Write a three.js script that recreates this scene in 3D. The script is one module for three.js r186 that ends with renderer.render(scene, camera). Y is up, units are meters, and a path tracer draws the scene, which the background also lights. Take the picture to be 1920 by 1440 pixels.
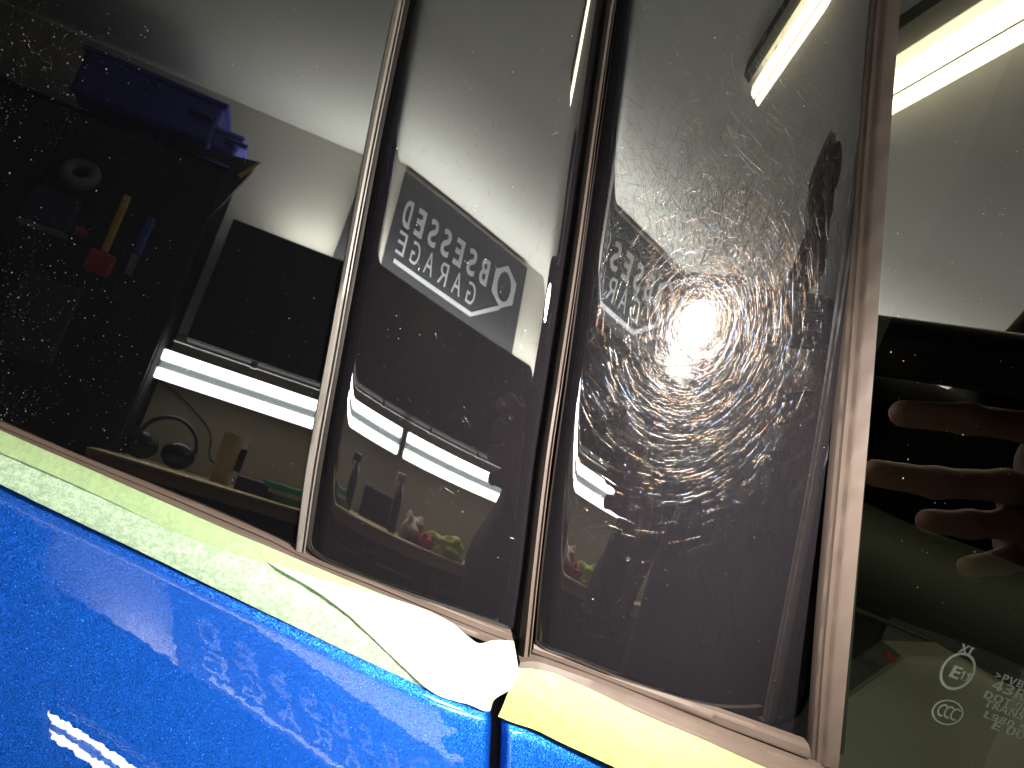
import * as THREE from 'three';
import { RoundedBoxGeometry } from 'three/addons/geometries/RoundedBoxGeometry.js';
import { MarchingCubes } from 'three/addons/objects/MarchingCubes.js';
import { mergeGeometries, toCreasedNormals } from 'three/addons/utils/BufferGeometryUtils.js';
import { FontLoader } from 'three/addons/loaders/FontLoader.js';
import { TextGeometry } from 'three/addons/geometries/TextGeometry.js';
import { RectAreaLightUniformsLib } from 'three/addons/lights/RectAreaLightUniformsLib.js';

// ------------------------------------------------------------------ camera
const scene = new THREE.Scene();
scene.background = new THREE.Color(0x000000);
const F = 1500, TH = THREE.MathUtils.degToRad(18);           // focal length in photo pixels; lean of the side glass
const V = (x, y, z) => new THREE.Vector3(x, y, z);
const Xc = V(.9077, .3332, .2550).normalize();
const Yd = V(-.311, 1, -.2); Yd.addScaledVector(Xc, -Yd.dot(Xc)).normalize();
const Aw = V(0, 0, 0).crossVectors(Xc, Yd);
const C2 = Math.cos(2 * TH), S2 = Math.sin(2 * TH);
const down = Yd.clone().multiplyScalar(C2).addScaledVector(Aw, S2);
const away = Yd.clone().multiplyScalar(-S2).addScaledVector(Aw, C2);
const camToWorld = (a) => V(Xc.dot(a), -down.dot(a), -away.dot(a));
const fwd = camToWorld(V(0, 0, 1)), upv = camToWorld(V(0, -1, 0));
const G0 = V(0, 1.1, 0), N = V(0, Math.sin(TH), Math.cos(TH)), EX = V(1, 0, 0), EY = V(0, Math.cos(TH), -Math.sin(TH));
const CAM = G0.clone().addScaledVector(fwd, -.34);
const camera = new THREE.PerspectiveCamera(2 * THREE.MathUtils.radToDeg(Math.atan(720 / F)), 4 / 3, .02, 60);
camera.position.copy(CAM); camera.up.copy(upv); camera.lookAt(CAM.clone().add(fwd));
camera.focus = .37; camera.userData.fStop = 30;
camera.updateMatrixWorld();

// ------------------------------------------------------------------ light strengths and exposure
const renderer = new THREE.WebGLRenderer({ antialias: true });
renderer.toneMapping = THREE.LinearToneMapping;
renderer.toneMappingExposure = 1.0;
renderer.shadowMap.enabled = true;
RectAreaLightUniformsLib.init();
const POWER = { bench: 22, ceiling: 14, uplight: 165, lamp: .78 };

// ------------------------------------------------------------------ helpers
let seed = 7;
const rnd = () => { seed = (seed * 1664525 + 1013904223) >>> 0; return seed / 4294967296; };
const rr = (a, b) => a + (b - a) * rnd();
const gauss = () => (rnd() + rnd() + rnd() + rnd() - 2) * 1.2;
const clamp = (x, a, b) => Math.min(b, Math.max(a, x));
const lerp = (a, b, t) => a + (b - a) * t;
function hash2(i, j) { let h = (i * 374761393 + j * 668265263) | 0; h = Math.imul(h ^ (h >>> 13), 1274126177); return ((h ^ (h >>> 16)) >>> 0) / 4294967296; }
function noise2(x, y) {
  const i = Math.floor(x), j = Math.floor(y), u = x - i, v = y - j, a = u * u * (3 - 2 * u), b = v * v * (3 - 2 * v);
  return lerp(lerp(hash2(i, j), hash2(i + 1, j), a), lerp(hash2(i, j + 1), hash2(i + 1, j + 1), a), b) * 2 - 1;
}
const fbm = (x, y) => noise2(x, y) * .5 + noise2(x * 2.1 + 9, y * 2.1) * .28 + noise2(x * 4.3, y * 4.3 + 5) * .16;

const taken = {};
const numbered = (n) => { const k = taken[n] = (taken[n] ?? -1) + 1; return k ? `${n}_${String(k).padStart(3, '0')}` : n; };
function tag(o, label, category, group, kind) {
  if (label) o.userData.label = label;
  if (category) o.userData.category = category;
  if (group) o.userData.group = group;
  if (kind) o.userData.kind = kind;
  return o;
}
function thing(name, label, category, pos = [0, 0, 0], group) {
  const o = new THREE.Group(); o.name = numbered(name); o.position.set(...pos); scene.add(o);
  return tag(o, label, category, group);
}
function part(name, geo, mat, parent, label) {
  const m = new THREE.Mesh(geo, mat); m.name = name; m.castShadow = m.receiveShadow = true; parent.add(m);
  if (label) m.userData.label = label;
  return m;
}
function single(name, geo, mat, label, category, group, pos) {
  const m = part(numbered(name), geo, mat, scene); if (pos) m.position.set(...pos);
  return tag(m, label, category, group);
}
function struct(name, geo, mat) { const m = part(name, geo, mat, scene); m.userData.kind = 'structure'; return m; }
const box = (w, h, d, x = 0, y = 0, z = 0) => new THREE.BoxGeometry(w, h, d).translate(x, y, z);
const rbox = (w, h, d, r, x = 0, y = 0, z = 0) => new RoundedBoxGeometry(w, h, d, 3, r).translate(x, y, z);
const rgb = (r, g, b) => new THREE.Color().setRGB(r, g, b);
const std = (c, roughness = .6, o = {}) => new THREE.MeshStandardMaterial({ color: rgb(...c), roughness, side: THREE.DoubleSide, ...o });
const phys = (c, roughness = .6, o = {}) => new THREE.MeshPhysicalMaterial({ color: rgb(...c), roughness, side: THREE.DoubleSide, ...o });

// pixel of the photograph -> (p, q) on the plane of the side glass, h metres proud of it
function pq(x, y, h = 0) {
  const d = camToWorld(V(x - 960, y - 720, F));
  const o = G0.clone().addScaledVector(N, h).sub(CAM);
  const P = CAM.clone().addScaledVector(d, o.dot(N) / d.dot(N)).sub(G0);
  return [P.dot(EX), P.dot(EY)];
}
const toWorld = (p, q, h) => G0.clone().addScaledVector(EX, p).addScaledVector(EY, q).addScaledVector(N, h);
// a point mirrored in the side glass and seen against the back wall at (X, Y) -> its place when it stands at depth z
const CV = CAM.clone().addScaledVector(N, -2 * CAM.clone().sub(G0).dot(N));
const ZW = 3.7;
const at = (X, Y, z) => { const k = (z - CV.z) / (ZW - CV.z); return V(lerp(CV.x, X, k), lerp(CV.y, Y, k), z); };
// a polyline through pixels, sampled smoothly in (p, q)
function curve(pix, h = 0) {
  const c = new THREE.CatmullRomCurve3(pix.map(([x, y, hh]) => { const [p, q] = pq(x, y, hh ?? h); return V(p, q, hh ?? h); }), false, 'centripetal');
  return (t) => c.getPointAt(clamp(t, 0, 1));
}
// triangles turned to agree with the normals of their corners
function wind(g) {
  const p = g.attributes.position, n = g.attributes.normal, ix = g.index.array, a = V(0, 0, 0), b = V(0, 0, 0), c = V(0, 0, 0);
  for (let i = 0; i < ix.length; i += 3) {
    a.fromBufferAttribute(p, ix[i]); b.fromBufferAttribute(p, ix[i + 1]).sub(a); c.fromBufferAttribute(p, ix[i + 2]).sub(a); b.cross(c);
    if (b.x * n.getX(ix[i]) + b.y * n.getY(ix[i]) + b.z * n.getZ(ix[i]) < 0) { const k = ix[i + 1]; ix[i + 1] = ix[i + 2]; ix[i + 2] = k; }
  }
  return g;
}
// a sheet from a function (s, t) -> Vector3, with normals from its own slope; uv in metres
function sheet(fn, ns, nt, normalFn) {
  const pos = [], nor = [], uv = [], idx = [], e = 1e-4;
  for (let j = 0; j <= nt; j++) for (let i = 0; i <= ns; i++) {
    const s = i / ns, t = j / nt, P = fn(s, t);
    const a = fn(Math.min(1, s + e), t).sub(fn(Math.max(0, s - e), t)), b = fn(s, Math.min(1, t + e)).sub(fn(s, Math.max(0, t - e)));
    const n = normalFn ? normalFn(P, s, t) : a.cross(b).normalize(); if (n.z < 0) n.negate();
    pos.push(P.x, P.y, P.z); nor.push(n.x, n.y, n.z); uv.push(P.x, P.y);
  }
  for (let j = 0; j < nt; j++) for (let i = 0; i < ns; i++) {
    const a = j * (ns + 1) + i, b = a + 1, c = a + ns + 1, d = c + 1; idx.push(a, c, b, b, c, d);
  }
  const g = new THREE.BufferGeometry();
  g.setAttribute('position', new THREE.Float32BufferAttribute(pos, 3)); g.setAttribute('normal', new THREE.Float32BufferAttribute(nor, 3));
  g.setAttribute('uv', new THREE.Float32BufferAttribute(uv, 2)); g.setIndex(idx); return wind(g);
}
// a moulding between two edges with a cross-section [[share of the width, height], ...]
function moulding(pixA, pixB, profile, n = 60, hA = 0, hB = 0) {
  const A = curve(pixA, hA), B = curve(pixB, hB), pos = [], uv = [], idx = [], m = profile.length;
  for (let j = 0; j <= n; j++) {
    const a = A(j / n), b = B(j / n);
    profile.forEach(([s, h]) => { const P = a.clone().lerp(b, s); pos.push(P.x, P.y, a.z * (1 - s) + b.z * s + h); uv.push(P.x, P.y); });
  }
  for (let j = 0; j < n; j++) for (let i = 0; i < m - 1; i++) { const a = j * m + i, c = a + m; idx.push(a, c, a + 1, a + 1, c, c + 1); }
  const g = new THREE.BufferGeometry();
  g.setAttribute('position', new THREE.Float32BufferAttribute(pos, 3)); g.setAttribute('uv', new THREE.Float32BufferAttribute(uv, 2)); g.setIndex(idx);
  const v = (k) => V(pos[k * 3], pos[k * 3 + 1], pos[k * 3 + 2]);
  const mid = m >> 1; if (v(m + mid - 1).sub(v(mid - 1)).cross(v(mid).sub(v(mid - 1))).z < 0) for (let i = 0; i < idx.length; i += 3) { const k = idx[i]; idx[i] = idx[i + 1]; idx[i + 1] = k; }
  g.setIndex(idx); g.computeVertexNormals();
  return toCreasedNormals(g, .7);
}
function texture(size, fill, srgb, repeat) {
  const d = new Uint8Array(size * size * 4);
  for (let j = 0; j < size; j++) for (let i = 0; i < size; i++) { const c = fill(i, j, size); d.set([c[0], c[1], c[2], 255], (j * size + i) * 4); }
  const t = new THREE.DataTexture(d, size, size); t.wrapS = t.wrapT = THREE.RepeatWrapping; t.magFilter = t.minFilter = THREE.LinearFilter;
  if (srgb) t.colorSpace = THREE.SRGBColorSpace; if (repeat) t.repeat.set(repeat, repeat); t.needsUpdate = true; return t;
}

// ------------------------------------------------------------------ the workshop that the car mirrors (behind the camera)
const M = {
  ceiling: std([.78, .78, .74], .9), wall: std([.62, .60, .54], .9), backsplash: std([.34, .29, .22], .9), floor: std([.16, .16, .16], .5),
  black: std([.012, .011, .012], .45), blackDoor: std([.014, .012, .013], .35), wood: std([.50, .38, .20], .55), woodEdge: std([.30, .20, .10], .6),
  alu: std([.45, .46, .46], .35, { metalness: .8 }), housing: std([.30, .33, .33], .5), tube: std([.9, .95, .92], .4, { emissive: rgb(1, 1.02, .96), emissiveIntensity: 22 }),
  tubeWarm: std([.9, .9, .8], .4, { emissive: rgb(1, .87, .56), emissiveIntensity: 14 }),
};
struct('workshop_floor', box(8, .1, 6, 1, -.05, 1.2), M.floor);
struct('ceiling', box(9, .1, 6, 1.5, 2.74, 1.3), M.ceiling);
const wall = struct('back_wall', box(8, 2.69, .12, 1, 1.345, 3.76), M.wall);
part('backsplash', box(4.4, .62, .012, 1.5, 1.2, 3.692), M.backsplash, wall);

// upper cabinets with the lit top
const CAB = { z0: 3.34, top: at(0, 2.13, 3.34).y, bot: at(0, 1.50, 3.34).y };
const cabX = [-.55, .36, 1.27, 2.18, 3.09, 4.0];
for (let i = 0; i < 5; i++) {
  const w = cabX[i + 1] - cabX[i] - .004, h = CAB.top - CAB.bot, x = (cabX[i] + cabX[i + 1]) / 2;
  const c = thing('wall_cabinet', `black wall cabinet above the workbench, ${['beside the tall black locker', 'under the end of the sign that reads ED', 'under the middle of the sign', 'under the hexagon end of the sign', 'last of the row past the sign'][i]}`, 'cabinet', [x, CAB.bot, 3.52], 'black cabinets above the workbench');
  part('carcass', box(w, h, .34, 0, h / 2, .01), M.black, c);
  for (const s of [-1, 1]) {
    const d = part('door', rbox(w / 2 - .004, h - .006, .018, .003, s * w / 4, h / 2, -.17), M.blackDoor, c);
    part('handle', rbox(.012, .12, .02, .004, s * .03, .12, -.185), M.black, d);
  }
}
// twin-tube lights
function rect(parent, w, h, colour, strength, pos, dir) {
  const l = new THREE.RectAreaLight(rgb(...colour), strength, w, h); l.name = 'tube_light'; l.position.set(...pos);
  parent.add(l); l.lookAt(parent.localToWorld(V(...pos).add(V(...dir))));
}
function fixture(label, x0, x1, group) {
  const A = at(x0, 1.42, 3.5), B = at(x1, 1.28, 3.5), w = B.x - A.x, yt = A.y, yb = B.y, hh = yt - yb;
  const f = thing('strip_light', label, 'light', [(A.x + B.x) / 2, yb, 3.5], group);
  f.updateMatrixWorld();
  part('housing', rbox(w, hh * .98, .05, .008, 0, hh / 2, .035), M.housing, f);
  for (const s of [-1, 1]) part('end_cap', rbox(.012, hh, .07, .004, s * (w / 2 + .006), hh / 2, .03), M.alu, f);
  for (const yy of [.81, .17]) {
    part('tube', rbox(w - .02, hh * .36, .03, .012, 0, hh * yy, .006), M.tube, f);
    rect(f, w - .03, hh * .3, [1, 1.02, .96], POWER.bench, [0, hh * yy, -.014], [0, -.12, -1]);
  }
}
fixture('twin-tube white strip light under the black cabinets beside the tall locker', -.70, .735, 'strip lights under the cabinets');
fixture('twin-tube white strip light under the black cabinets below the hexagon of the sign', .795, 2.25, 'strip lights under the cabinets');
fixture('twin-tube white strip light under the last black cabinets of the row', 2.31, 3.7, 'strip lights under the cabinets');
{
  const a = at(-.64, 1.475, 3.40), b = at(3.4, 1.475, 3.40), r = thing('cable_rail', 'thin grey cable rail clipped under the black cabinets', 'rail', [a.x, a.y, a.z]);
  part('conduit', new THREE.CylinderGeometry(.006, .006, b.x - a.x, 8).rotateZ(Math.PI / 2).translate((b.x - a.x) / 2, 0, 0), M.alu, r);
  for (let i = 0; i < 6; i++) part('clip', rbox(.03, .03, .02, .004, .35 + i * .62, .006, 0), M.alu, r);
}
{ // the strip on top of the cabinets that washes the wall and the ceiling
  const f = thing('strip_light', 'long white strip light lying on top of the black cabinets', 'light', [1.6, CAB.top, 3.57]);
  f.updateMatrixWorld();
  part('housing', box(4.0, .02, .06, 0, .012, 0), M.housing, f);
  part('tube', rbox(3.9, .016, .04, .006, 0, .03, 0), M.tube, f);
  rect(f, 3.9, .04, [1, 1.0, .92], POWER.uplight, [0, .042, 0], [0, 1, -.15]);
}
{ // ceiling fixture that the front glass and the front pillar panel mirror
  const f = thing('ceiling_light', 'long twin-tube warm white light under the ceiling', 'light', [1.235, 2.69, 1.03]);
  f.updateMatrixWorld();
  part('housing', rbox(.013, .03, 1.54, .004, 0, -.09, 0), std([.75, .75, .68], .5), f);
  for (const z of [-.6, .6]) part('hanger', box(.012, .08, .012, 0, -.035, z), M.housing, f);
  for (const s of [-1, 1]) {
    part('tube', rbox(.052, .035, 1.52, .012, s * .0335, -.09, 0), M.tubeWarm, f);
    rect(f, .048, 1.5, [1, .88, .60], POWER.ceiling, [s * .0335, -.112, 0], [0, -1, 0]);
  }
}
single('ceiling_rail', box(.07, .05, 1.56, 0, -.026, 0), std([.03, .035, .03], .6), 'dark steel rail under the ceiling beside the warm light', 'rail', null, [1.125, 2.69, 1.06]);
// the sign
const font = await new FontLoader().loadAsync('fonts/droid/droid_sans_bold.typeface.json');
const fontThin = await new FontLoader().loadAsync('fonts/droid/droid_sans_regular.typeface.json');
function glyph(f, ch, w, h, depth) {
  const g = new TextGeometry(ch, { font: f, size: 1, depth: depth, curveSegments: 6, bevelEnabled: false });
  g.computeBoundingBox(); const b = g.boundingBox, sx = w / (b.max.x - b.min.x), sy = h / (b.max.y - b.min.y);
  return g.translate(-(b.min.x + b.max.x) / 2, -(b.min.y + b.max.y) / 2, 0).scale(sx, sy, 1);
}
{
  const zS = 3.66, c = at(.945, 2.40, zS), w = at(1.975, 0, zS).x - at(-.10, 0, zS).x, top = at(0, 2.668, zS).y, bot = CAB.top - .04;
  const s = thing('wall_sign', 'wide charcoal sign reading OBSESSED GARAGE with a hexagon O', 'sign', [c.x, (top + bot) / 2, zS]);
  part('board', rbox(w, top - bot, .018, .004, 0, 0, .012), std([.035, .036, .042], .55), s);
  const lm = std([.42, .44, .47], .5);
  const put = (X, Y, geo, name) => { const P = at(X, Y, zS); const m = part(name, geo, lm, s); m.rotation.y = Math.PI; m.position.set(P.x - c.x, P.y - (top + bot) / 2, .003); };
  [...'BSESSED'].forEach((ch, i) => put(1.352 - i * .2095, 2.463, glyph(font, ch, .125, .148, .006), 'letter'));
  [...'GARAGE'].forEach((ch, i) => put(1.226 - i * .2215, 2.299, glyph(fontThin, ch, .128, .122, .006), 'letter'));
  const hex = new THREE.Shape(); const pts = [[0, .128], [-.176, .062], [-.172, -.066], [0, -.128], [.172, -.066], [.17, .062]];
  pts.forEach(([x, y], i) => hex[i ? 'lineTo' : 'moveTo'](x, y)); hex.closePath();
  const hole = new THREE.Path(); hole.absellipse(0, 0, .108, .088, 0, Math.PI * 2); hex.holes.push(hole);
  put(1.68, 2.462, new THREE.ExtrudeGeometry(hex, { depth: .006, bevelEnabled: false, curveSegments: 24 }), 'hexagon');
  const line = new THREE.Shape(); const L = [[.60, .011], [-.605, .013], [-.99, .155], [-.99, .128], [-.60, -.013], [.60, -.011]];
  L.forEach(([x, y], i) => line[i ? 'lineTo' : 'moveTo'](x, y));
  put(.675, 2.19, new THREE.ExtrudeGeometry(line, { depth: .005, bevelEnabled: false }), 'underline');
}
// workbench
const BZ = 3.08, BT = at(0, .89, BZ).y;
{
  const b = thing('workbench', 'workbench with pale wooden top and black drawers', 'workbench', [1.45, 0, 3.38]);
  part('top', rbox(4.3, .012, .6, .003, 0, BT - .006, 0), M.wood, b);
  part('top_edge', box(4.3, .045, .58, 0, BT - .0355, 0), M.woodEdge, b);
  part('carcass', box(4.25, BT - .06, .54, 0, (BT - .06) / 2 + .001, .02), M.black, b);
  for (let i = 0; i < 7; i++) for (let j = 0; j < 3; j++) {
    const d = part('drawer_front', rbox(.585, .25, .02, .004, -1.8 + i * .6, .16 + j * .262, -.262), M.blackDoor, b);
    part('handle', rbox(.40, .014, .02, .005, -1.8 + i * .6, .245 + j * .262, -.28), std([.16, .11, .08], .4, { metalness: .5 }), d);
  }
}
// things on the bench, placed by their mirror images
const gx = (X, z) => at(X, 1, z).x;
{
  const z = 3.42;
  const hs = thing('headset', 'black ear-defender headset lying on the workbench by the locker', 'headset', [gx(-.52, z), BT, z]);
  for (const s of [-1, 1]) part('ear_cup', new THREE.SphereGeometry(.065, 20, 14).scale(1.1, .9, .6).translate(s * .075, .06, s * .02), std([.01, .012, .016], .2), hs);
  part('headband', new THREE.TorusGeometry(.12, .009, 8, 24, Math.PI).translate(.02, .09, 0), M.black, hs);
  const cup = thing('carton', 'tan cardboard carton standing on the workbench', 'carton', [gx(-.22, z), BT, z]);
  part('body', new THREE.CylinderGeometry(.075, .06, .22, 4, 1).rotateY(.8).translate(0, .11, 0), std([.46, .36, .22], .7), cup);
  part('dark_label', box(.03, .10, .004, .055, .12, -.045).rotateY(.1), M.black, cup);
  single('small_box', rbox(.17, .06, .1, .006, 0, .03, 0), std([.012, .018, .06], .4), 'small navy blue box on the workbench', 'box', null, [gx(-.06, z - .1), BT, z - .1]);
  const tr = thing('pad_tray', 'stack of green polishing pads on the workbench', 'pads', [gx(.12, z - .12), BT, z - .12]);
  part('pad', new THREE.CylinderGeometry(.1, .1, .028, 24).scale(1.3, 1, .8).translate(.03, .014, 0), std([.10, .26, .08], .8), tr);
  part('pad', new THREE.CylinderGeometry(.1, .1, .02, 24).scale(1.2, 1, .8).translate(0, .04, 0), std([.45, .48, .44], .8), tr);
  part('pad', new THREE.CylinderGeometry(.1, .1, .022, 24).scale(1.2, 1, .8).translate(-.02, .063, 0), std([.05, .30, .20], .8), tr);
  const bottle = (x, zz, h, label, tip) => {
    const b = thing('spray_bottle', label, 'bottle', [x, BT, zz]);
    part('body', new THREE.LatheGeometry([[0, 0], [.042, 0], [.045, .01], [.045, h * .6], [.034, h * .72], [.016, h * .78], [.016, h * .84]].map(([a, c]) => new THREE.Vector2(a, c)), 20), std([.008, .010, .016], .25), b);
    part('trigger_head', rbox(.09, .04, .03, .008, -.015, h * .88, 0), std(tip, .4), b);
    part('trigger', box(.012, .05, .015, -.045, h * .80, 0).rotateZ(.05), std(tip, .4), b);
  };
  bottle(gx(.27, 3.3), 3.3, .27, 'black spray bottle on the workbench beside the green pads', [.008, .01, .016]);
  bottle(gx(.86, 3.3), 3.3, .29, 'black spray bottle with a pale grey trigger on the workbench', [.35, .36, .38]);
  const tab = thing('tablet', 'black tablet leaning on the wall at the back of the workbench', 'tablet', [gx(.62, 3.5), BT, 3.5]);
  part('screen', rbox(.36, .15, .012, .004, 0, .075, 0).rotateX(.15), std([.008, .009, .013], .15), tab);
  part('top_bezel', rbox(.36, .016, .016, .004, 0, .156, 0).rotateX(.15), std([.28, .30, .30], .4), tab);
  const bag = (x, zz, w, h, d, c, name, label, cat, sd) => {
    const g = new THREE.SphereGeometry(1, 40, 24), p = g.attributes.position;
    for (let i = 0; i < p.count; i++) { const a = V(p.getX(i), p.getY(i), p.getZ(i)); const k = 1 + .35 * noise2(a.x * 2.6 + sd, a.y * 2.6 + a.z * 2.1 + sd); a.multiplyScalar(k); p.setXYZ(i, a.x * w, Math.max(0, (a.y + .55) * h), a.z * d); }
    g.computeVertexNormals(); single(name, g, std(c, .8), label, cat, null, [gx(x, zz), BT, zz]);
  };
  bag(1.10, 3.36, .12, .09, .09, [.40, .32, .24], 'crumpled_bag', 'crumpled translucent tan bag beside the black spray bottle', 'bag', 3);
  bag(1.31, 3.24, .11, .045, .08, [.45, .03, .05], 'cloth', 'crumpled red cloth on the workbench', 'cloth', 12);
  bag(1.56, 3.22, .20, .06, .09, [.42, .46, .05], 'cloth', 'crumpled lime yellow cloth on the workbench', 'cloth', 27);
  const cable = new THREE.CatmullRomCurve3([V(gx(-.66, 3.66), 1.28, 3.66), V(gx(-.5, 3.66), 1.22, 3.66), V(gx(-.34, 3.65), 1.11, 3.65), V(gx(-.3, 3.6), 1.0, 3.6), V(gx(-.22, 3.55), .98, 3.5), V(gx(-.12, 3.5), BT + .006, 3.45)]);
  single('power_cable', new THREE.TubeGeometry(cable, 40, .004, 6), M.black, 'thin black cable hanging on the wall above the headset', 'cable');
}
// the tall black locker with tools, and the blue totes on it
{
  const zf = 3.31, r = at(-.69, 1, zf).x, topY = at(0, 2.36, zf).y, l = -2.6, w = r - l;
  const k = thing('locker', 'tall black tool locker standing beside the workbench', 'locker', [(l + r) / 2, 0, 3.5]);
  part('body', rbox(w, topY, .36, .006, 0, topY / 2, .0), phys([.004, .004, .004], .9, { specularIntensity: .2 }), k);
  for (let i = 0; i < 3; i++) part('door', rbox(w / 3 - .01, topY - .06, .012, .004, (i - 1) * w / 3, topY / 2, -.186), M.blackDoor, k);
  const P = at(-.57, 2.43, zf), q = at(-1.0, 2.36, zf);
  const sh = new THREE.Shape(); sh.moveTo(q.x, topY + .001); sh.lineTo(P.x, P.y); sh.lineTo(P.x - .03, P.y - .1); sh.lineTo(r, topY - .25); sh.lineTo(r, topY + .001);
  const flap = single('angled_panel', new THREE.ExtrudeGeometry(sh, { depth: .03, bevelEnabled: false }).translate(0, 0, zf - .035), std([.02, .013, .008], .5), 'dark angled panel leaning out of the top of the locker', 'panel');
  part('painted_highlight', new THREE.CylinderGeometry(.01, .012, .11, 8).rotateZ(-.55).translate(P.x - .028, P.y - .05, zf - .03), std([.55, .34, .16], .5), flap);  // tan rod: the highlight along the panel edge is put into its colour
  const tote = (X0, X1, Y0, Y1, z, c, label) => {
    const a = at(X0, Y0, z), b = at(X1, Y1, z), t = thing('tote', label, 'tote', [(a.x + b.x) / 2, a.y, z]), ww = b.x - a.x, hh = b.y - a.y;
    part('tub', rbox(ww, hh, .3, .03, 0, hh / 2, 0), std(c, .45), t);
    part('rim', rbox(ww + .02, .03, .32, .012, 0, hh - .02, 0), std(c, .4), t);
    part('handle', rbox(.10, .02, .03, .008, ww * .36, hh * .55, -.16), std(c.map((v) => v * .5), .4), t);
  };
  tote(-1.42, -.78, 2.36, 2.60, 3.46, [.03, .04, .36], 'large dark blue plastic tote on top of the locker');
  tote(-.80, -.66, 2.36, 2.48, 3.47, [.10, .12, .60], 'small bright blue plastic bin on top of the locker');
  // tools hanging on the locker doors
  const hang = (X, Y, name, label, cat, build) => { const p = at(X, Y, zf - .03), t = thing(name, label, cat, [p.x, p.y, zf - .03]); build(t); };
  hang(-1.06, 1.72, 'detail_brush', 'brush with a yellow handle and red bristles hanging on the locker', 'brush', (t) => {
    part('handle', rbox(.03, .26, .02, .008, .0, .16, 0), std([.62, .42, .08], .5), t);
    part('bristles', rbox(.11, .10, .04, .02, 0, -.02, 0), std([.42, .02, .018], .8), t);
  });
  hang(-.93, 1.78, 'scraper', 'blue handled scraper hanging on the locker beside the brush', 'tool', (t) => {
    part('handle', rbox(.035, .17, .025, .01, 0, .1, 0), std([.03, .08, .42], .5), t);
    part('blade', box(.03, .1, .004, 0, -.03, 0), M.alu, t);
  });
  hang(-1.18, 1.80, 'hook', 'small red hook on the locker', 'hook', (t) => { part('knob', new THREE.SphereGeometry(.025, 14, 10), std([.3, .01, .01], .5), t); });
  hang(-1.28, 2.06, 'tape_roll', 'roll of pale tape hanging on the locker', 'tape', (t) => { part('roll', new THREE.TorusGeometry(.055, .025, 10, 28).rotateX(.5), std([.16, .16, .15], .7), t); });
  hang(-1.33, 1.86, 'pouch', 'blue and grey pouch hanging under the tape roll', 'pouch', (t) => { part('bag', rbox(.19, .16, .04, .02, 0, 0, 0), std([.02, .03, .09], .7), t); part('hem', rbox(.19, .02, .045, .006, 0, -.09, 0), std([.12, .22, .17], .7), t); });
  hang(-1.2, 1.42, 'apron', 'dark grey apron hanging on the locker', 'apron', (t) => { part('cloth', rbox(.22, .34, .03, .012, 0, -.05, 0), std([.045, .043, .042], .9), t); });
}

// ------------------------------------------------------------------ the car
const GLOSS_IOR = 2.2;
const rubberTex = texture(256, (i, j) => { const v = 118 + hash2(i, j) * 90; return [v, v, v]; }, false, 60);
const CM = {
  darkGlass: phys([.004, .004, .005], 0, { ior: GLOSS_IOR }),
  panel: phys([.012, .011, .013], .0, { ior: GLOSS_IOR }),
  rubber: std([.125, .092, .074], .5, { bumpMap: rubberTex, bumpScale: .00006 }),
  satin: std([.20, .178, .16], .4, { metalness: .25, bumpMap: rubberTex, bumpScale: .00008 }),
  rubberDark: std([.02, .017, .015], .5),
  pane: phys([.38, .41, .34], 0, { transmission: 1, thickness: 0, ior: 2.4 }),
  frame: std([.006, .006, .006], .6),
};
const car = thing('car', 'metallic blue car with gloss black pillar panels between a dark and a clear window', 'car');
car.position.copy(G0); car.rotation.x = -TH; car.updateMatrixWorld();
const rear = car, front = car;

// Coons patch between four pixel curves
// pixels -> points on a surface h(p, q), lowered by drop
const onto = (pix, hf, drop) => pix.map(([x, y]) => { let h = 0; for (let k = 0; k < 25; k++) { const [p, q] = pq(x, y, h); h = hf(p, q) - drop; } return [x, y, h]; });
function patch(left, right, top, bottom, h = 0) {
  const L = curve(left, h), R = curve(right, h), T = curve(top, h), B = curve(bottom, h);
  const p00 = L(0), p10 = R(0), p01 = L(1), p11 = R(1);
  return (s, t) => {
    const P = L(t).multiplyScalar(1 - s).addScaledVector(R(t), s).addScaledVector(T(s), 1 - t).addScaledVector(B(s), t);
    P.addScaledVector(p00, -(1 - s) * (1 - t)).addScaledVector(p10, -s * (1 - t)).addScaledVector(p01, -(1 - s) * t).addScaledVector(p11, -s * t);
    return P;
  };
}
const poly = (co, pc) => (p, q) => { const a = p - pc[0], b = q - pc[1]; return co[0] * a + co[1] * b + co[2] * a * a + co[3] * b * b + co[4] * a * b + (co[5] || 0) * a * a * a + (co[6] || 0) + (co[7] || 0) * a * a * b; };
const roll = (d, e, A) => d < e ? A * Math.pow(1 - d / e, 3) : 0;

// edges, in photo pixels, top to bottom
const E1L = [[775, -80], [761, 0], [714, 225], [673, 450], [634, 660], [596, 880], [573, 1032]];       // pillar panel of the rear door
const E1R = [[1150, -80], [1136, 0], [1105, 225], [1074, 450], [1033, 725], [1010, 880], [989, 1075], [968, 1187]];
const E2L = [[1172, -80], [1160, 0], [1128, 225], [1095, 450], [1060, 720], [1042, 850], [1014, 1075], [1003, 1211]];
const E2R = [[1637, -80], [1630, 0], [1612, 225], [1598, 450], [1580, 700], [1561, 915], [1535, 1215], [1519, 1397]];
const B1 = [[573, 1032], [620, 1058], [700, 1091], [800, 1127], [900, 1163], [968, 1187]];
const B2 = [[1003, 1211], [1060, 1232], [1120, 1256], [1300, 1320], [1420, 1362], [1519, 1397]];
const h1 = poly([-.0541, -.0071, -1.1921, -.0615, -.4635, 3.0089, .002], [-.035442, .015757]);
const h2 = poly([-.0507, .0028, -1.3481, -.0249, -.559, 0, .003], [.070452, .043342]);
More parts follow.
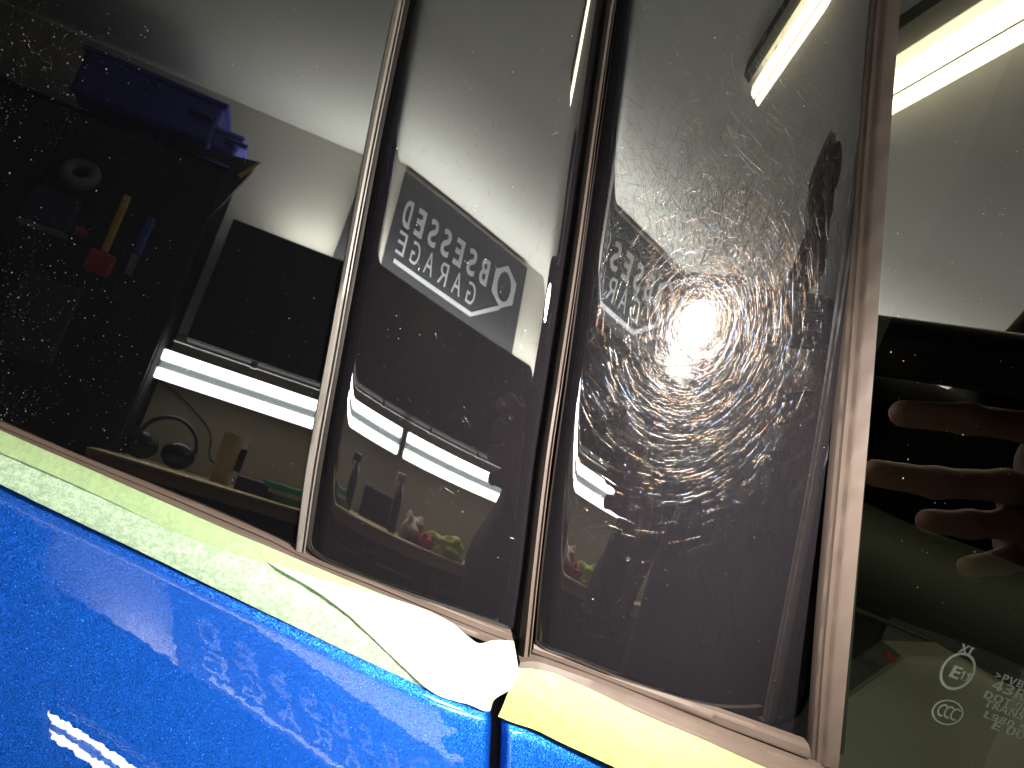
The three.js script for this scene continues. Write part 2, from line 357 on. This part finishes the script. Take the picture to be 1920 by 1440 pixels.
function panelFn(L, R, B, hf, eL, aL, eR, aR) {
  const l = onto(L, hf, aL), r = onto(R, hf, aR), b = onto(B, hf, .002); b[0] = l[l.length - 1]; b[b.length - 1] = r[r.length - 1];
  const P = patch(l, r, [l[0], r[0]], b);
  return (s, t) => {
    const a = P(s, t), w = P(1, t).distanceTo(P(0, t)), hgt = P(s, 1).distanceTo(P(s, 0));
    a.z = hf(a.x, a.y) - roll(s * w, eL, aL) - roll((1 - s) * w, eR, aR) - roll((1 - t) * hgt, .004, .002);
    return a;
  };
}
const P1 = panelFn(E1L, E1R, B1, h1, .0105, .0030, .013, .0040);
const P2 = panelFn(E2L, E2R, B2, h2, .0105, .0030, .024, .0014);
const panel1 = part('pillar_panel', sheet(P1, 150, 150), CM.panel, rear, 'gloss black pillar panel');
const panel2 = part('pillar_panel', sheet(P2, 180, 150), CM.panel, front, 'gloss black pillar panel covered in fine swirl scratches');

// dark window of the rear door
const GL = patch([[-160, -100], [-160, 720]], [[758, -100], [742, 0], [695, 225], [654, 450], [612, 660], [574, 880], [556, 1022]], [[-160, -100], [758, -100]], [[-160, 720], [0, 786], [150, 852], [300, 911], [430, 965], [556, 1022]]);
const rearGlass = part('window_glass', sheet((s, t) => { const a = GL(s, t); a.z = 0; return a; }, 40, 30), CM.darkGlass, rear, 'dark privacy glass with dust');
// clear window of the front door
const GR = patch([[1690, -100], [1684, 0], [1650, 450], [1616, 915], [1588, 1215], [1560, 1480]], [[2080, -100], [2080, 1560]], [[1690, -100], [2080, -100]], [[1560, 1480], [2080, 1660]]);
const frontGlass = part('window_glass', sheet((s, t) => { const a = GR(s, t); a.z = 0; return a; }, 10, 10), CM.pane, front, 'clear green tinted window glass');

// upright mouldings
part('window_moulding', moulding([[755, -80], [740, 0], [693, 225], [655, 430], [612, 660], [572, 880], [553, 1030]], [[777, -80], [762, 0], [716, 225], [676, 430], [636, 660], [597, 880], [574, 1036]],
  [[0, -.006], [.02, .0004], [.10, .0012], [.40, .0016], [.60, .0012], [.66, -.0008], [.72, -.001], [.78, .0010], [.88, .0008], [.92, -.002], [1, -.006]]), CM.satin, rear);
part('edge_seal', moulding([[1148, -80], [1136, 0], [1105, 225], [1070, 480], [1030, 740], [1008, 880], [986, 1075], [968, 1200]], [[1160, -80], [1147, 0], [1115, 225], [1080, 480], [1040, 740], [1021, 860], [996, 1075], [984, 1200]],
  [[0, -.006], [.1, -.003], [.45, -.0018], [.75, -.0022], [.85, -.005], [1, -.007]], 60, -.004, -.002), CM.rubberDark, rear);
part('edge_moulding', moulding([[1158, -80], [1145, 0], [1113, 225], [1078, 480], [1039, 740], [1021, 860], [995, 1075], [979, 1236]], [[1172, -80], [1158, 0], [1126, 225], [1092, 480], [1054, 740], [1037, 860], [1013, 1075], [997, 1236]],
  [[0, -.008], [.06, -.0012], [.20, -.0003], [.52, -.0002], [.60, -.0012], [.68, -.0014], [.76, 0], [.88, -.0004], [.93, -.003], [1, -.008]]), CM.rubber, front);
part('window_moulding', moulding([[1645, -80], [1637, 0], [1617, 225], [1601, 450], [1582, 700], [1563, 915], [1537, 1215], [1523, 1430]], [[1694, -80], [1688, 0], [1671, 225], [1656, 450], [1638, 700], [1620, 915], [1593, 1215], [1572, 1440]],
  [[0, -.006], [.04, -.002], [.12, -.001], [.15, .0006], [.19, .0006], [.23, -.0010], [.36, -.0008], [.43, .0012], [.50, .0014], [.95, .0012], [.98, 0], [1, -.006]], 60, -.0062, 0), CM.rubber, front);
// sill mouldings
part('sill_moulding', moulding([[-160, 722], [0, 787], [150, 850], [300, 910], [430, 965], [510, 1000], [580, 1038], [700, 1084], [800, 1127], [900, 1168], [962, 1192]],
  [[-160, 742], [0, 812], [150, 876], [300, 943], [430, 1000], [510, 1034], [580, 1064], [700, 1116], [800, 1156], [900, 1196], [958, 1216]],
  [[0, -.006], [.05, -.002], [.14, -.0015], [.20, .0012], [.30, .0020], [.42, .0014], [.55, .0026], [.9, .003], [1, .002]], 80), CM.rubber, rear);
part('sill_seal', moulding([[1003, 1211], [1060, 1232], [1120, 1256], [1300, 1320], [1420, 1362], [1519, 1397]], [[996, 1230], [1060, 1252], [1120, 1275], [1300, 1347], [1420, 1392], [1525, 1432]],
  [[0, -.006], [.06, -.0018], [.3, -.0006], [.7, -.0008], [.9, -.002], [1, -.006]], 60), CM.rubber, front);
part('sill_moulding', moulding([[974, 1234], [1000, 1231], [1060, 1250], [1120, 1271], [1300, 1346], [1420, 1394], [1540, 1440], [1700, 1502]], [[966, 1256], [1000, 1258], [1060, 1275], [1120, 1302], [1300, 1382], [1420, 1432], [1540, 1482], [1700, 1546]],
  [[0, -.006], [.05, .001], [.12, .0026], [.55, .0034], [.65, .0042], [.96, .0046], [1, .002]], 60), CM.rubber, front);
// black frames behind the panels (hold the glass and the mouldings)
part('inner_frame', box(.36, .62, .006, -.14, .04, -.014), CM.frame, rear);
part('inner_frame', box(.125, .62, .006, .104, .04, -.016), CM.frame, front);
part('glass_channel', moulding([[1640, -80], [1625, 450], [1585, 915], [1550, 1440]], [[1722, -80], [1694, 450], [1656, 915], [1612, 1440]], [[0, -.012], [.2, -.009], [.55, -.009], [.62, -.011], [.9, -.011], [1, -.02]]), std([.10, .115, .10], .6), front);

// painted skins
const CB = [.0073, -.2704, -.1133, -.4779, -.8839, -1.3901, .026, -.4765], PB = [-.08549, -.159924];
const hb = poly(CB, PB);
const onSkin = (x, y) => { let h = .015; for (let k = 0; k < 25; k++) { const [p, q] = pq(x, y, h); h = hb(p, q); } const [p, q] = pq(x, y, h); return V(p, q, h); };
function skinPatch(top, bottom, side, eSide) {
  const cT = new THREE.CatmullRomCurve3(top.map(([x, y]) => onSkin(x, y)), false, 'centripetal'), cB = new THREE.CatmullRomCurve3(bottom.map(([x, y]) => onSkin(x, y)), false, 'centripetal');
  return (s, t) => {
    const a = cT.getPointAt(s), b = cB.getPointAt(s), w = cT.getLength(), len = a.distanceTo(b), P = a.lerp(b, t);
    P.z = hb(P.x, P.y) - roll(t * len, .009, .005) - roll((side > 0 ? 1 - s : s) * w, eSide, .004);
    return P;
  };
}
const peel = (p, q) => [noise2(p * 420, q * 420) * .6 + noise2(p * 900, q * 900) * .4, noise2(p * 420 + 77, q * 420 + 31) * .6 + noise2(p * 900 + 5, q * 900 + 9) * .4];
function skinSheet(fn, ns, nt) {
  const e = 1e-3;
  return sheet(fn, ns, nt, (P, s, t) => {
    const a = fn(Math.min(1, s + e), t).sub(fn(Math.max(0, s - e), t)), b = fn(s, Math.min(1, t + e)).sub(fn(s, Math.max(0, t - e)));
    const n = a.cross(b).normalize(); if (n.z < 0) n.negate();
    const [x, y] = peel(P.x, P.y); n.x += x * .0035; n.y += y * .0035; return n.normalize();
  });
}
const flakes = texture(512, (i, j) => {
  const big = hash2(i * 3 + 11, j * 7 + 5) > .93 ? .75 : .26, a = hash2(i, j) * 6.283, r = Math.sqrt(hash2(i + 71, j + 13)) * big;
  const x = Math.cos(a) * r, y = Math.sin(a) * r, z = Math.sqrt(1 - Math.min(.95, x * x + y * y)); return [127.5 + x * 127, 127.5 + y * 127, 127.5 + z * 127];
}, false, 8);
flakes.magFilter = THREE.NearestFilter;
const paint = phys([.001, .100, .60], .40, { metalness: .72, normalMap: flakes, clearcoat: 1, clearcoatRoughness: .0 });
const skin1 = skinPatch([[-140, 828], [0, 900], [122, 959], [255, 1022], [365, 1076], [547, 1164], [693, 1234], [819, 1292], [925, 1333]], [[-140, 1560], [100, 1580], [300, 1600], [500, 1610], [700, 1600], [915, 1580]], 1, .006);
part('door_skin', skinSheet(skin1, 240, 150), paint, rear);
const skin2 = skinPatch([[943, 1347], [1000, 1362], [1060, 1390], [1130, 1422], [1250, 1480], [1400, 1550]], [[936, 1580], [1000, 1600], [1060, 1620], [1130, 1640], [1250, 1680], [1400, 1720]], -1, .006);
part('door_skin', skinSheet(skin2, 120, 80), paint, front);
part('door_edge', box(.03, .12, .004, .058, -.185, -.006), std([.006, .006, .03], .5), rear);

// ------------------------------------------------------------------ masking tape
const tapeTex = (r, g, b, amt) => texture(512, (i, j) => {
  const n = .7 * fbm(i / 11, j / 11) + .7 * fbm(i / 2.6, j / 3.4) + .25 * noise2(i / 40, j / 1.3), k = 1 - amt * (.5 - .5 * Math.tanh(n * 3.2));
  return [r * k, g * lerp(1, k, .8), b * k];
}, true, 14);
const MT = {
  green: std([1, 1, 1], .75, { map: tapeTex(196, 220, 192, .22) }),
  plain: std([1, 1, 1], .6, { map: tapeTex(172, 198, 148, .10) }),
  yellow: std([1, 1, 1], .55, { map: tapeTex(250, 242, 118, .10) }),
  cream: std([1, 1, 1], .7, { map: tapeTex(236, 236, 208, .08) }),  // lit copy of the tape, lamp glare is painted into this pale tone
};
function tapePiece(name, label, mat, top, bottom, hTop, hBot, bulge, crumple, ns = 120, nt = 24) {
  const cT = curve(top, hTop), cB = curve(bottom, hBot);
  const fn = (s, t) => {
    const P = cT(s).lerp(cB(s), t);
    P.z += bulge * Math.sin(Math.PI * t) + crumple * (fbm(P.x * 160, P.y * 160) + .6 * Math.abs(noise2(P.x * 70 + P.y * 190, P.y * 60)));
    return P;
  };
  const m = single(name, sheet(fn, ns, nt), mat, label, 'tape');
  m.position.copy(G0); m.rotation.x = -TH; return m;
}
tapePiece('masking_tape', 'wide pale green masking tape along the sill under the dark window', MT.green,
  [[-140, 765], [0, 842], [150, 905], [300, 968], [430, 1024], [510, 1060], [580, 1092], [700, 1146], [800, 1185], [900, 1225]],
  [[-140, 842], [0, 908], [122, 967], [255, 1030], [365, 1084], [547, 1172], [693, 1242], [819, 1299], [919, 1334]], .0070, .0135, .0016, .00025);
tapePiece('masking_tape', 'narrow light green masking tape under the window moulding', MT.plain,
  [[-140, 735], [0, 806], [150, 872], [300, 938], [430, 995], [510, 1028], [580, 1058], [700, 1108], [780, 1140]],
  [[-140, 790], [0, 848], [150, 913], [300, 985], [430, 1050], [510, 1098], [580, 1135], [640, 1160], [740, 1190]], .0038, .0092, .0008, .00015);
tapePiece('masking_tape', 'crumpled masking tape end at the door gap, lamp glare put into its cream colour', MT.cream,
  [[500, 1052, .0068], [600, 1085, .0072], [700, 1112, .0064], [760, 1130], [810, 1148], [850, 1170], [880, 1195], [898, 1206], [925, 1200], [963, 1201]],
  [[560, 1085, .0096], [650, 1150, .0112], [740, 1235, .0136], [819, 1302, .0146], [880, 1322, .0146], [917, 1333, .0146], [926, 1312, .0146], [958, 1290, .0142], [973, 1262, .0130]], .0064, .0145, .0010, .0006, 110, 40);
tapePiece('masking_tape', 'yellow masking tape along the sill under the scratched panel', MT.yellow,
  [[967, 1252], [1000, 1254], [1040, 1263], [1100, 1289], [1200, 1337], [1300, 1379], [1440, 1442], [1600, 1512]],
  [[934, 1343], [960, 1354], [1000, 1367], [1060, 1396], [1130, 1428], [1250, 1486], [1400, 1556], [1520, 1612]], .0060, .0140, .0016, .00034);

// ------------------------------------------------------------------ marks on the glass
{
  const mm = std([.20, .22, .19], .8), A = pq(1862, 1272), B = pq(1915, 1292), ang = Math.atan2(B[1] - A[1], B[0] - A[0]);
  const s1 = Math.hypot(B[0] - A[0], B[1] - A[1]) / Math.hypot(53, 20);
  const g = []; const place = (geo, x, y) => { const [p, q] = pq(x, y); g.push(geo.rotateZ(ang).translate(p, q, .0004)); };
  const word = (txt, x, y, hpx, f, wpx) => {
    const t = new TextGeometry(txt, { font: f, size: hpx * s1 * 1.05, depth: .00002, curveSegments: 4, bevelEnabled: false }); t.computeBoundingBox();
    const b = t.boundingBox; if (wpx) t.scale(wpx * s1 / (b.max.x - b.min.x), 1, 1); place(t, x, y);
  };
  word('XI', 1795, 1221, 13, font, 24);
  place(new THREE.RingGeometry(25.5 * s1, 29.5 * s1, 40), 1795, 1258);
  word('E', 1774, 1266, 18, font, 17); word('11', 1795, 1271, 13, font, 17);
  word('>PVB<', 1861, 1270, 11, font, 70); word('43R-', 1856, 1290, 15, font, 78); word('DOT 904', 1840, 1306, 11, font, 104); word('TRANSP', 1843, 1323, 11, font, 92);
  word('L980 SI', 1840, 1343, 10, font, 92); word('E 000', 1854, 1364, 13, font, 84);
  place(new THREE.RingGeometry(24 * s1, 27 * s1, 40).scale(1.05, .72, 1), 1776, 1335);
  for (let i = 0; i < 3; i++) place(new THREE.RingGeometry(8 * s1, 11 * s1, 20, 1, .9, 4.4).scale(.8, .9, 1), 1767 + i * 12, 1331 + i * 4);
  const flat = g.map((x) => { const y = x.index ? x.toNonIndexed() : x; for (const k of Object.keys(y.attributes)) if (!['position', 'normal'].includes(k)) y.deleteAttribute(k); return y; });
  part('glass_marking', mergeGeometries(flat), mm, frontGlass, 'printed glass markings XI E11 CCC PVB 43R DOT TRANSP');
}

// ------------------------------------------------------------------ swirl scratches and dust
const SC = [[1, 1, 1], [1, .66, .40], [.55, .72, 1], [1, .85, .65]].map((c) => phys([.008, .008, .009], .11, { ior: 1.9, specularColor: rgb(...c) }));
function scratches(fn, count, lenLo, lenHi, wid, sFn, mat, parent, name) {
  const pos = [], nor = [], idx = [];
  const w0 = fn(1, .5).distanceTo(fn(0, .5)), h0 = fn(.5, 1).distanceTo(fn(.5, 0));
  const nrm = (s, t) => { const e = 2e-3, a = fn(s + e, t).sub(fn(s - e, t)), b = fn(s, t + e).sub(fn(s, t - e)); const n = a.cross(b).normalize(); return n.z < 0 ? n.negate() : n; };
  for (let k = 0; k < count; k++) {
    const [s0, t0] = sFn(), L = lenLo + (lenHi - lenLo) * Math.pow(rnd(), 2.2), a0 = rnd() * Math.PI * 2, bend = gauss() * 9, segs = Math.max(2, Math.ceil(L / .003)), w = wid * rr(.5, 1.3);
    const cs = []; let s = s0, t = t0, a = a0, ok = true;
    for (let i = 0; i <= segs; i++) {
      if (s < .03 || s > .97 || t < .03 || t > .98) { ok = false; break; }
      cs.push([s, t]); s += Math.cos(a) * L / segs / w0; t += Math.sin(a) * L / segs / h0; a += bend * L / segs;
    }
    if (!ok) continue;
    const base = pos.length / 3;
    cs.forEach(([ss, tt], i) => {
      const P = fn(ss, tt), n = nrm(ss, tt), o = cs[i === segs ? i - 1 : i + 1], d = fn(...o).sub(P).multiplyScalar(i === segs ? -1 : 1).normalize(), side = V(0, 0, 0).crossVectors(n, d).normalize();
      const ww = w * (i === 0 || i === segs ? .25 : 1);
      for (const sg of [-1, 1]) {
        const q = P.clone().addScaledVector(side, sg * ww / 2).addScaledVector(n, .00004), m = n.clone().multiplyScalar(.9).addScaledVector(side, sg * .42).normalize();
        pos.push(q.x, q.y, q.z); nor.push(m.x, m.y, m.z);
      }
      if (i < segs) idx.push(base + 2 * i, base + 2 * i + 1, base + 2 * i + 2, base + 2 * i + 1, base + 2 * i + 3, base + 2 * i + 2);
    });
  }
  const g = new THREE.BufferGeometry(); g.setAttribute('position', new THREE.Float32BufferAttribute(pos, 3)); g.setAttribute('normal', new THREE.Float32BufferAttribute(nor, 3)); g.setIndex(idx); wind(g);
  const m = part(name, g, mat, parent); m.userData.kind = 'stuff'; return m;
}
const anywhere = () => [rr(.04, .96), rr(.04, .97)];
const mid2 = () => [clamp(.5 + gauss() * .29, .04, .96), clamp(.48 + gauss() * .20, .04, .96)];
[11000, 5600, 3800, 5600].forEach((n, i) => scratches(P2, n, .0018, .017, .000078, i ? mid2 : () => (rnd() < .75 ? mid2() : anywhere()), SC[i], panel2, 'swirl_scratches'));
scratches(P2, 26, .012, .035, .00016, anywhere, SC[0], panel2, 'long_scratches');
scratches(P1, 700, .001, .006, .00008, anywhere, SC[0], panel1, 'fine_scratches');
function dust(list, parent, name) {
  const unit = new THREE.OctahedronGeometry(1, 0).toNonIndexed(), up = unit.attributes.position, pos = [];
  for (const [p, q, h, r] of list) { const a = rr(.6, 1.5), b = rr(.6, 1.5), c = rnd() * 3, cc = Math.cos(c), ss = Math.sin(c); for (let i = 0; i < up.count; i++) { const x = up.getX(i) * r * a, y = up.getY(i) * r * b; pos.push(p + x * cc - y * ss, q + x * ss + y * cc, h + up.getZ(i) * r * .6); } }
  const g = new THREE.BufferGeometry(); g.setAttribute('position', new THREE.Float32BufferAttribute(pos, 3)); g.computeVertexNormals();
  const m = part(name, g, std([.55, .55, .52], .9), parent); m.userData.kind = 'stuff'; return m;
}
{
  const d = [];
  for (let k = 0; k < 2600; k++) { const x = -20 + 300 * Math.pow(rnd(), 1.7), y = rr(-10, 900); if (fbm(x / 70, y / 70) + .25 < rnd() * .8 - .1) continue; const [p, q] = pq(x, y); d.push([p, q, .00008, .00006 + .00016 * Math.pow(rnd(), 4)]); }
  for (let k = 0; k < 160; k++) { const [p, q] = pq(rr(200, 600), rr(0, 900)); d.push([p, q, .00008, .00006 + .00012 * Math.pow(rnd(), 3)]); }
  dust(d.filter(([p, q]) => q > pq(0, 800)[1] + (p - pq(0, 800)[0]) * -.02), rearGlass, 'dust');
  const on = (fn, n, lo, hi) => Array.from({ length: n }, () => { const P = fn(rr(.06, .94), rr(.06, .96)); return [P.x, P.y, P.z + .0001, lo + (hi - lo) * Math.pow(rnd(), 3)]; });
  dust(on(P1, 70, .00008, .0003), panel1, 'dust'); dust(on(P2, 120, .00008, .0003), panel2, 'dust');
  dust(Array.from({ length: 190 }, () => { const [p, q] = pq(rr(1660, 1930), rr(200, 1440)); return [p, q, .0001, .00007 + .00026 * Math.pow(rnd(), 3)]; }), frontGlass, 'dust');
}

// ------------------------------------------------------------------ seat behind the clear window
{
  const s = new THREE.Group(); s.name = 'seat'; s.userData.label = 'dark leather seat behind the clear window'; car.add(s);
  const leather = std([.05, .052, .036], .55), card = std([.42, .42, .37], .85);
  const inAt = (x, y, h) => { const [p, q] = pq(x, y, h); return V(p, q, h); };
  const roll3 = (pts, rad, name, m, lab) => part(name, new THREE.TubeGeometry(new THREE.CatmullRomCurve3(pts), 40, rad, 16), m, s, lab);
  roll3([inAt(1380, 930, -.26), inAt(1700, 1075, -.26), inAt(1850, 1130, -.26), inAt(1960, 1180, -.26)], .042, 'shoulder_bolster', leather);
  roll3([inAt(1400, 880, -.25), inAt(1720, 1000, -.26), inAt(1880, 1060, -.27), inAt(1990, 1110, -.27)], .006, 'piping', leather);
  roll3([inAt(1400, 1060, -.23), inAt(1720, 1190, -.23), inAt(1850, 1245, -.23), inAt(2020, 1315, -.23)], .0022, 'seam', leather);
  const q = [[1560, 1360], [1700, 1260], [1790, 1262], [1960, 1360], [2060, 1500], [1560, 1600]].map(([x, y]) => pq(x, y, -.12));
  const sh = new THREE.Shape(); q.forEach(([a, b], i) => sh[i ? 'lineTo' : 'moveTo'](a, b));
  part('side_shield', new THREE.ExtrudeGeometry(sh, { depth: .02, bevelEnabled: true, bevelSize: .01, bevelThickness: .006, bevelSegments: 3 }).translate(0, 0, -.145), card, s);
  part('backrest', rbox(.5, .5, .1, .04, .36, -.36, -.42), std([.008, .008, .007], .7), s);
  const t = inAt(1668, 1232, -.10); part('red_tab', rbox(.011, .003, .002, .0008, 0, 0, 0).rotateZ(-.35).translate(t.x, t.y, t.z), std([.5, .05, .03], .6), s, 'small red tab');
}

// ------------------------------------------------------------------ the hand lamp and the person holding it
const LENS = V(.170, 1.214, .154), aim = toWorld(...pq(1060, 1130), 0);
{
  const l = thing('inspection_lamp', 'black hand-held inspection lamp with an oval lit window', 'lamp');
  const f = aim.clone().sub(LENS).normalize(), a = V(.87, .36, -.36); a.addScaledVector(f, -a.dot(f)).normalize(); const b = V(0, 0, 0).crossVectors(f, a).normalize();
  const m = new THREE.Matrix4().makeBasis(a, b, f); l.quaternion.setFromRotationMatrix(m); l.position.copy(LENS); l.updateMatrixWorld();
  const shell = std([.012, .012, .013], .45);
  part('head', rbox(.085, .060, .026, .012, .012, .004, -.0165), shell, l);
  part('handle', rbox(.17, .040, .028, .013, .13, .002, -.018), shell, l);
  part('bezel', new THREE.TorusGeometry(.016, .0022, 8, 36).scale(1.45, .95, 1).translate(0, 0, -.003), std([.05, .05, .05], .3), l);
  const lens = part('lamp_window', new THREE.CylinderGeometry(.0145, .0145, .002, 36).rotateX(Math.PI / 2).scale(1.42, .88, 1).translate(0, 0, -.002), std([1, 1, 1], .3, { emissive: rgb(1, .98, .95), emissiveIntensity: 60 }), l);
  const sp = new THREE.SpotLight(rgb(1, .93, .87), POWER.lamp, 4, 1.0, 1, 2); sp.name = 'lamp_beam'; sp.position.set(0, 0, .008); l.add(sp);
  sp.castShadow = true; sp.shadow.radius = .6; sp.shadow.mapSize.set(1024, 1024); sp.shadow.camera.near = .01;
  scene.add(sp.target); sp.target.position.copy(aim);
}
// bodies from tapered capsules joined smoothly
function flesh(caps, lo, size, res, k) {
  const mc = new MarchingCubes(res, std([1, 1, 1]), false, false, 400000);
  for (let z = 0; z < res; z++) for (let y = 0; y < res; y++) for (let x = 0; x < res; x++) {
    const P = [lo.x + size * x / res, lo.y + size * y / res, lo.z + size * z / res]; let d = 9;
    for (const [A, B, ra, rb, sq] of caps) {
      let px = P[0] - A[0], py = P[1] - A[1], pz = P[2] - A[2]; const bx = B[0] - A[0], by = B[1] - A[1], bz = B[2] - A[2];
      const h = clamp((px * bx + py * by + pz * bz) / (bx * bx + by * by + bz * bz + 1e-12), 0, 1);
      px -= bx * h; py -= by * h; pz -= bz * h; if (sq) { px /= sq[0]; py /= sq[1]; pz /= sq[2]; }
      const e = Math.hypot(px, py, pz) - lerp(ra, rb, h), hh = clamp(.5 + .5 * (d - e) / k, 0, 1); d = lerp(d, e, hh) - k * hh * (1 - hh);
    }
    mc.field[x + y * res + z * res * res] = -d;
  }
  mc.isolation = 0; mc.update();
  const n = mc.count, g = new THREE.BufferGeometry(), src = mc.positionArray, pos = new Float32Array(n * 3);
  for (let i = 0; i < n; i++) for (let c = 0; c < 3; c++) pos[i * 3 + c] = [lo.x, lo.y, lo.z][c] + size * (src[i * 3 + c] + 1) / 2;
  g.setAttribute('position', new THREE.BufferAttribute(pos, 3)); g.setAttribute('normal', new THREE.BufferAttribute(mc.normalArray.slice(0, n * 3), 3)); return g;
}
{
  const p = thing('person', 'person in a dark jacket and cap holding the inspection lamp', 'person');
  const skinM = std([.36, .20, .13], .55), jacket = std([.030, .031, .026], .85), hair = std([.03, .022, .016], .8);
  const H = [1.0, 1.72, .56];                                          // head
  const sL = [.64, 1.38, .66], eL = [.38, 1.00, .62], wL = [.285, 1.08, .39], sR = [1.10, 1.38, .66], eR = [.93, 1.24, .40], wR = [.47, 1.165, .105];
  // continuous figure: legs, trunk, arms, neck, head
  const body = flesh([
    [[.66, .06, .78], [.68, .50, .76], .055, .075], [[.68, .50, .76], [.70, .92, .74], .075, .10], [[.98, .06, .78], [.94, .50, .76], .055, .075], [[.94, .50, .76], [.90, .92, .74], .075, .10],
    [[.66, .04, .78], [.64, .04, .64], .05, .04], [[.98, .04, .78], [1.0, .04, .64], .05, .04],
    [[.80, .86, .72], [.86, 1.25, .68], .18, .18, [1.4, 1, .8]], [sL, sR, .075, .075], [[.92, 1.42, .66], [.98, 1.60, .60], .065, .055], [H, [1.0, 1.64, .55], .098, .075],
    [H, [1.0, 1.70, .47], .03, .018], [[1.09, 1.70, .56], [1.1, 1.72, .57], .02, .02], [[.91, 1.70, .56], [.90, 1.72, .57], .02, .02],
    [sL, eL, .072, .060], [eL, wL, .060, .040], [sR, eR, .072, .060], [eR, wR, .058, .036],
  ], V(.05, -.02, 0), 1.86, 150, .035);
  part('body', body, jacket, p);
  part('face', flesh([[H, [1.0, 1.64, .545], .1005, .0775], [[1.0, 1.71, .47], [1.0, 1.685, .45], .014, .018], [[.96, 1.735, .475], [.97, 1.735, .475], .016, .016], [[1.03, 1.735, .475], [1.04, 1.735, .475], .016, .016], [[.975, 1.645, .478], [1.025, 1.645, .478], .010, .010]], V(.86, 1.55, .40), .28, 60, .012), skinM, p);
  part('beard', flesh([[[.93, 1.66, .53], [1.0, 1.60, .485], .032, .03], [[1.07, 1.66, .53], [1.0, 1.60, .485], .032, .03]], V(.86, 1.52, .40), .28, 50, .02), hair, p);
  const cap = part('cap', new THREE.SphereGeometry(.112, 32, 16, 0, Math.PI * 2, 0, 1.35).translate(...H).translate(0, .022, 0), std([.14, .17, .13], .9), p);
  part('brim', new THREE.CylinderGeometry(.085, .085, .008, 32).scale(1, 1, 1.1).translate(H[0], H[1] + .045, H[2] - .10), std([.12, .15, .12], .9), cap);
  for (const s of [-1, 1]) part('eye', new THREE.SphereGeometry(.009, 12, 8).translate(H[0] + s * .035, 1.728, .462), std([.02, .015, .01], .2), p);
  // right hand on the lamp: fingers stretched along it, thumb above
  const R = .0098;
  const fin = (pts, r0) => pts.slice(1).map((b, i) => [pts[i], b, r0 * (1 - .07 * i), r0 * (1 - .07 * (i + 1))]);
  const handR = flesh([
    [[.455, 1.168, .098], [.395, 1.190, .078], .030, .024], [[.455, 1.158, .102], [.392, 1.162, .086], .028, .022], [[.46, 1.15, .10], [.398, 1.138, .092], .024, .02],
    ...fin([[.392, 1.196, .072], [.345, 1.199, .056], [.300, 1.190, .062], [.262, 1.181, .072]], R * 1.08),
    ...fin([[.390, 1.170, .080], [.345, 1.161, .068], [.300, 1.149, .076], [.262, 1.143, .085]], R * 1.1),
    ...fin([[.392, 1.148, .086], [.360, 1.140, .074], [.334, 1.132, .078], [.308, 1.126, .084]], R),
    ...fin([[.396, 1.132, .092], [.372, 1.118, .084], [.350, 1.108, .088]], R * .85),
    ...fin([[.432, 1.190, .094], [.392, 1.226, .084], [.350, 1.236, .066], [.330, 1.234, .060]], R * 1.15),
  ], V(.235, 1.06, -.03), .25, 84, .006);
  part('hand', handR, skinM, p);
  const handL = flesh([
    [[0.285, 1.080, 0.380], [0.250, 1.115, 0.355], .030, .028],
    ...fin([[0.245, 1.125, 0.350], [0.220, 1.155, 0.345], [0.200, 1.165, 0.355], [0.190, 1.160, 0.365]], R), ...fin([[0.240, 1.115, 0.355], [0.210, 1.135, 0.355], [0.193, 1.140, 0.365]], R),
    ...fin([[0.240, 1.100, 0.360], [0.210, 1.115, 0.360], [0.193, 1.115, 0.370]], R), ...fin([[0.245, 1.088, 0.365], [0.220, 1.095, 0.365], [0.203, 1.093, 0.373]], R * .85), ...fin([[0.263, 1.125, 0.365], [0.250, 1.155, 0.375], [0.233, 1.172, 0.380]], R),
  ], V(.155, 1.03, .27), .2, 70, .006);
  part('hand', handL, skinM, p);
}
renderer.render(scene, camera);
